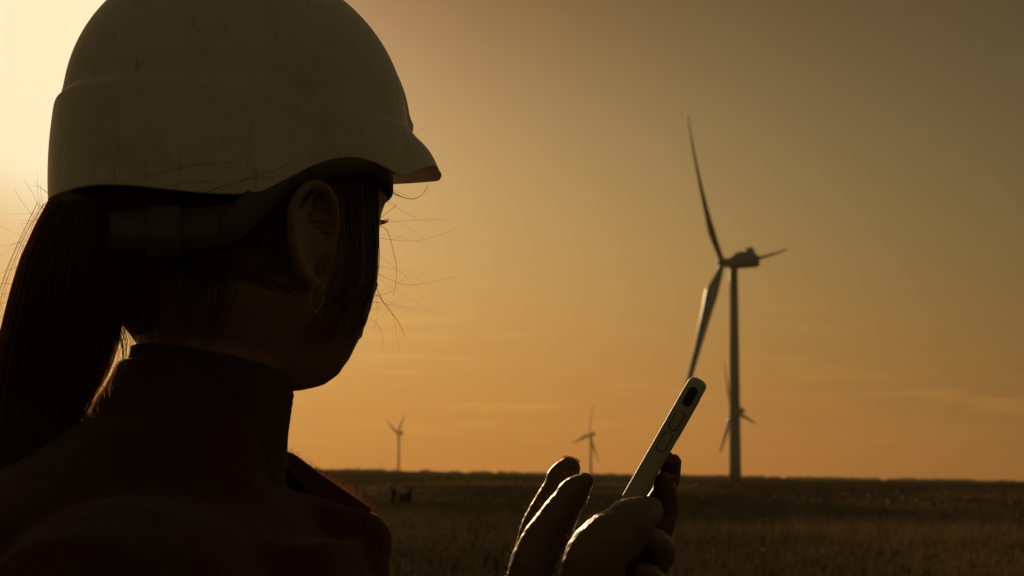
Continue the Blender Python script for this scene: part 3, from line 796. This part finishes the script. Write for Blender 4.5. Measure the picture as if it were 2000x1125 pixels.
# collar flap: a folded pointed leaf that lies along the slope
fl = MB(); rings = []
for (x, y, w_, Y) in ((545, 876, 10, .985), (575, 888, 20, .985), (625, 926, 30, .98), (680, 963, 34, .975), (712, 985, 26, .972), (727, 996, 7, .97)):
    a_ = at(x, y, Y); nrm = np.array([.58, -.1, .8]); dn = at(x - 5, y + w_ * 2, Y - .022)
    rings.append([at(x, y - 3, Y + .004), at(x + 2, y, Y - .006), dn + np.array([.001, -.004, 0]), dn + np.array([-.002, .004, 0])])
fl.grid(rings); collar_o = fl.remesh('collar', cloth, person, vox=.0022, smooth=4)
# fibres that catch the sun along the cloth
fb = MB(); st_keep = st; st = fb
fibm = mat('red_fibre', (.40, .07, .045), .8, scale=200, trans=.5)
for src, cnt in ((jacket, 3200), (collar_o, 900)):
    me = src.data; nv = len(me.vertices); co = np.zeros(nv * 3); me.vertices.foreach_get('co', co); co = co.reshape(-1, 3)
    no = np.zeros(nv * 3); me.vertices.foreach_get('normal', no); no = no.reshape(-1, 3)
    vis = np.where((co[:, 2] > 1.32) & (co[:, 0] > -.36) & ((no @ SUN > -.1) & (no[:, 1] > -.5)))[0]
    for i in r3.choice(vis, cnt):
        d_ = no[i] + r3.normal(0, .5, 3); L_ = r3.uniform(.0012, .0034)
        strand([co[i] - no[i] * .001, co[i] + d_ * L_ * .6, co[i] + d_ * L_ + r3.normal(0, .0008, 3)], .00009, sub=1)
o = fb.build('fleece_fibre', fibm, None, False); o['kind'] = 'stuff'; o.parent = jacket; o.matrix_parent_inverse = jacket.matrix_basis.inverted()
st = st_keep
# ---- legs and boots (below the frame, but she stands on the field)
lg = MB()
for s in (-1, 1):
    hip = tc + np.array([0, s * .09, .84])
    lg.tube([hip, tc + np.array([.01, s * .10, .46]), tc + np.array([0, s * .11, .10])], [.095, .062, .05], 18)
lg.ball(tc + np.array([0, 0, .86]), (.145, .165, .12), n=18)
lg.remesh('trousers', trous, person, vox=.008, smooth=3)
for s in (-1, 1):
    b_ = MB(); c = tc + np.array([0, s * .11, 0])
    b_.tube([c + np.array([0, 0, .20]), c + np.array([0, 0, .06])], [.055, .052], 16)
    b_.tube([c + np.array([-.02, 0, .05]), c + np.array([.08, 0, .05]), c + np.array([.17, 0, .042])], [.048, .047, .040], 16)
    b_.remesh('boot', boot, person, vox=.006, smooth=3)

# fine hair on the back of the hand
st = MB(); me = body.data; nv = len(me.vertices)
co = np.zeros(nv * 3); me.vertices.foreach_get('co', co); co = co.reshape(-1, 3); no = np.zeros(nv * 3); me.vertices.foreach_get('normal', no); no = no.reshape(-1, 3)
vis = np.where((co[:, 0] > -.02) & (co[:, 0] < .06) & (co[:, 2] > 1.335) & (no[:, 0] < -.2) & (no[:, 1] > -.4))[0]
for i in r3.choice(vis, 320):
    d_ = no[i] + r3.normal(0, .35, 3) + np.array([0, 0, .5]); L_ = r3.uniform(.0012, .003)
    strand([co[i] - no[i] * .0004, co[i] + d_ * L_ * .6, co[i] + d_ * L_ + r3.normal(0, .0005, 3)], .00004, sub=1)
o = st.build('skin_hair', hairm, None, False); o['kind'] = 'stuff'; o.parent = body; o.matrix_parent_inverse = body.matrix_basis.inverted()
# ------------------------------------------------------------------ hard hat
helm = empty('hard_hat', tuple(hl(0, 0, .05))); tag(helm, 'glossy white hard hat worn on the woman\'s head', 'hard hat')
plast = bpy.data.materials.new('white_plastic'); plast.use_nodes = True
t = plast.node_tree; p = t.nodes['Principled BSDF']
tc_ = N(t, 'ShaderNodeTexCoord').outputs['Object']
nz = N(t, 'ShaderNodeTexNoise', inp={'Vector': tc_, 'Scale': 35.0, 'Detail': 8.0, 'Roughness': .65}).outputs[0]
pc = ramp(t, nz, [(.3, (.78, .76, .68)), (.55, (.86, .84, .77))])
ms = N(t, 'ShaderNodeMapping', inp={0: tc_}); ms.inputs['Scale'].default_value = (60, 60, 6); ms.inputs['Rotation'].default_value = (.4, .9, .2)
sc_ = N(t, 'ShaderNodeTexNoise', inp={'Vector': ms.outputs[0], 'Scale': 3.0, 'Detail': 3.0, 'Roughness': .7}).outputs[0]
pc = MIX(t, 'MULTIPLY', ramp(t, sc_, [(.62, 0), (.74, .55)]), pc, (.55, .50, .42))          # scuffs
gr = N(t, 'ShaderNodeTexNoise', inp={'Vector': tc_, 'Scale': 9.0, 'Detail': 9.0, 'Roughness': .72}).outputs[0]
pc = MIX(t, 'MULTIPLY', ramp(t, gr, [(.52, 0), (.74, .5)]), pc, (.62, .56, .46))            # dust and grime
t.links.new(pc, p.inputs['Base Color'])
t.links.new(ramp(t, nz, [(.35, .30), (.7, .42)]), p.inputs['Roughness'])
nb = N(t, 'ShaderNodeTexNoise', inp={'Vector': tc_, 'Scale': 700.0, 'Detail': 2.0}).outputs[0]
t.links.new(N(t, 'ShaderNodeBump', inp={'Strength': .06, 'Distance': .001, 'Height': nb}).outputs[0], p.inputs['Normal'])
tr = N(t, 'ShaderNodeBsdfTranslucent', inp={0: (.80, .66, .46, 1)}); mx = N(t, 'ShaderNodeMixShader', inp={0: .09})
t.links.new(p.outputs[0], mx.inputs[1]); t.links.new(tr.outputs[0], mx.inputs[2]); t.links.new(mx.outputs[0], t.nodes['Material Output'].inputs[0])

AF, AB, BB, NN = .1255, .1200, .0965, 2.2
def plan(al):
    c, s = math.cos(al), math.sin(al); A = AF if c > 0 else AB
    return ((abs(c) / A) ** NN + (abs(s) / BB) ** NN) ** (-1 / NN)
RIM_A = [0, 12, 25, 36, 43, 50, 60, 70, 80, 90, 100, 110, 120, 130, 140, 150, 160, 170, 180]
RIM_R = [.174, .152, .136, .124, .1165, None, None, None, None, None, None, None, None, None, None, None, None, None, None]
RIM_U = [.0735, .071, .0675, .0585, .0495, .0512, .053, .053, .049, .0413, .0305, .0200, .0172, .0170, .0183, .0205, .0220, .0222, .0215]
def rim(al):
    d = abs((math.degrees(al) + 180) % 360 - 180)
    u = float(np.interp(d, RIM_A, RIM_U))
    r = float(np.interp(d, RIM_A[:5], RIM_R[:5])) if d < 43 else plan(al)
    return r, u
def shell_rows(al):
    d = abs((math.degrees(al) + 180) % 360 - 180)
    rr, ru = rim(al); base = plan(al)
    ug = np.interp(d, [0, 30, 60, 100, 140, 180], [.089, .086, .084, .083, .085, .088])   # rain gutter
    rg = base * np.interp(d, [0, 40, 90, 180], [1.03, 1.0, .995, 1.0])
    out = []
    for s in (0, .015, .06, .15, .3, .5, .7, .88, 1.0):
        k_ = 1 - s
        bow = math.sin(math.pi * s) * (.003 if d > 43 else .003 + .004 * (43 - d) / 43)
        out.append((rg + (rr - rg) * k_ ** 1.1 + bow * .6, ru + (ug - ru) * s + (bow * .5 if d < 43 else 0)))
    dome_r = base * np.interp(d, [0, 90, 180], [.962, .972, .955]); H_ = .198 - ug
    out.append((rg - .0012, ug + .002)); out.append((dome_r + .0012, ug + .0032))
    for tt in np.linspace(.05, 1, 22):
        e = math.pi / 2 * tt
        r_ = dome_r * math.cos(e) ** .96 if tt < 1 else 0.0008; z_ = ug + .004 + (H_ - .004) * math.sin(e)
        # centre ridge over the front, with a boss low down
        if r_ > .01 and math.cos(al) > 0:
            lat = r_ * math.sin(al)
            kx = np.clip((.026 - abs(lat)) / .007, 0, 1); kx = kx * kx * (3 - 2 * kx)
            kz = np.interp(z_, [.088, .102, .107, .121, .135, .144, .155, .168], [.022, .019, .013, .013, .0125, .011, .006, .0])
            r_ += kx * kz
        out.append((r_, z_))
    return out
ALH = np.radians(np.concatenate([np.arange(-46, 46, 2), np.arange(46, 314, 4)]))
sh = MB()
rows = [shell_rows(a) for a in ALH]
sh.grid([[hpol(a, rw[i][0], rw[i][1]) for a, rw in zip(ALH, rows)] for i in range(len(rows[0]))], cap=False)
shell = sh.build('shell', plast, helm)
md = shell.modifiers.new('thick', 'SOLIDIFY'); md.thickness = .0028; md.offset = -1
bv = shell.modifiers.new('soft', 'SUBSURF'); bv.levels = 1; bv.render_levels = 1
# suspension: headband that drops to a nape strap, ratchet, short hanger
strapm = mat('strap_plastic', (.10, .095, .085), .55, scale=50)
hb = MB(); A2 = np.linspace(0, 2 * math.pi, 73)[:-1]; rings = []
for (dr, du) in ((0, -1), (.0022, -1), (.0022, 1), (0, 1), (0, -1)):
    ring = []
    for a in A2:
        d = abs((math.degrees(a) + 180) % 360 - 180)
        u = np.interp(d, [0, 60, 95, 118, 140, 180], [.055, .056, .040, .000, -.006, -.004]); hw = np.interp(d, [0, 80, 120, 180], [.014, .009, .0125, .0125])
        r_ = np.interp(d, [0, 45, 90, 120, 150, 180], [.108, .1035, .0925, .0975, .1055, .1115])
        ring.append(hpol(a, r_ + dr, u + du * hw))
    rings.append(ring)
hb.grid(rings, cap=False); hb.build('headband', strapm, helm)
for s in (-1, 1):
    hg = MB()
    hg.tube([hpol(s * R_(104), .0955, .034), hpol(s * R_(112), .0985, .014), hpol(s * R_(118), .0995, .0)], [.009, .009, .009], 10, flat=(1, .16), up=tuple(HR * s * -1)); hg.build('hanger_strap', strapm, helm)
kn = MB(); kn.tube([hpol(R_(180), .1085, -.004), hpol(R_(180), .1105, -.004)], [.014, .013], 20, up=(0, 0, 1)); kn.build('ratchet_knob', strapm, helm)
bk = MB(); bk.box(hpol(R_(141), .1045, -.006), (.004, .010, .015), (np.array([math.cos(R_(141)) * HF[i] + math.sin(R_(141)) * HR[i] for i in range(3)]), np.array([-math.sin(R_(141)) * HF[i] + math.cos(R_(141)) * HR[i] for i in range(3)]), HU)); bk.build('buckle', strapm, helm)

# ------------------------------------------------------------------ phone
YP = .80
ptop = at(1366, 743, YP)
Vd = ptop - CAM + np.array([-.03, 0, -.05]); Vd /= np.linalg.norm(Vd)      # line of sight along the flat of the phone
e1 = Rv - Vd * (Rv @ Vd); e1 /= np.linalg.norm(e1); e2 = np.cross(e1, Vd)
if e2 @ Uv < 0: e2 = -e2
img = e1 * -.503 - e2 * .864                      # from the top edge down the phone
Ld = img * .975 - Vd * .222; Ld /= np.linalg.norm(Ld)
Nf = np.cross(Ld, Vd); Nf /= np.linalg.norm(Nf)
if Nf @ Rv > 0: Nf = -Nf                          # screen faces the woman (left, up)
Wd = np.cross(Nf, Ld); Wd /= np.linalg.norm(Wd)
if Wd @ Vd < 0: Wd = -Wd                          # away from the viewer
LEN, WID, THK = .149, .074, .0112
pc0 = ptop + Ld * (LEN / 2 - .004) + Wd * (WID / 2)
phone = empty('phone', tuple(pc0)); tag(phone, 'slim phone in a pale case held up in the woman\'s hand', 'phone')
casem = mat('pale_case', (.52, .47, .38), .55, bump=(.1, .0003, 1500), var=(.46, .42, .34), scale=60)
scrm = mat('screen_glass', (.012, .012, .014), .08, scale=30)
darkm = mat('dark_slot', (.012, .011, .010), .6, scale=200)
def rrect(hx, hy, r, n=6):
    out = []
    for cx, cy, a0 in ((hx - r, hy - r, 0), (-hx + r, hy - r, 90), (-hx + r, -hy + r, 180), (hx - r, -hy + r, 270)):
        for q in np.linspace(0, 90, n): out.append((cx + r * math.cos(R_(a0 + q)), cy + r * math.sin(R_(a0 + q))))
    return out
pb = MB(); rings = []
for e in np.linspace(-90, 90, 11):
    ins = (THK / 2) * (1 - math.cos(R_(e))) * .55; z_ = THK / 2 * math.copysign(abs(math.sin(R_(e))) ** .8, e)
    rings.append([pc0 + Ld * x + Wd * y + Nf * z_ for x, y in rrect(LEN / 2 - ins, WID / 2 - ins, .012 - ins * .5)])
pb.grid(rings); pb.build('case', casem, phone)
sc = MB(); sc.grid([[pc0 + Ld * x + Wd * y + Nf * z_ for x, y in rrect(LEN / 2 - .0045, WID / 2 - .0045, .009)] for z_ in (THK / 2 - .001, THK / 2 + .0002)]); sc.build('screen', scrm, phone, False)
cm = MB(); cm.grid([[pc0 - Ld * (LEN / 2 - .022) + Ld * x - Wd * .018 + Wd * y - Nf * z_ for x, y in rrect(.013, .009, .008)] for z_ in (THK / 2 - .001, THK / 2 + .0003)]); cm.build('camera_bump', darkm, phone)
def side_piece(name, s, half_l, half_t, dep, m):
    o = MB(); c = pc0 + Ld * (-LEN / 2 + s) - Wd * (WID / 2)
    rg = []
    for q, ins in ((.0012, 0), (-dep * .7, 0), (-dep, .0003)):
        rg.append([c + Ld * x + Nf * y + Wd * q for x, y in rrect(half_l - ins, half_t - ins, half_t - ins - .0001)])
    o.grid(rg); return o.build(name, m, phone)
side_piece('mute_slot', .0150, .0062, .0026, .00012, darkm)
groove = mat('case_groove', (.10, .09, .07), .7, scale=200)
for s_ in (.0310, .0450): side_piece('button_groove', s_, .0064, .0028, .00008, groove)
side_piece('volume_button', .0310, .0059, .0023, .0004, casem)
side_piece('volume_button', .0450, .0059, .0023, .0004, casem)
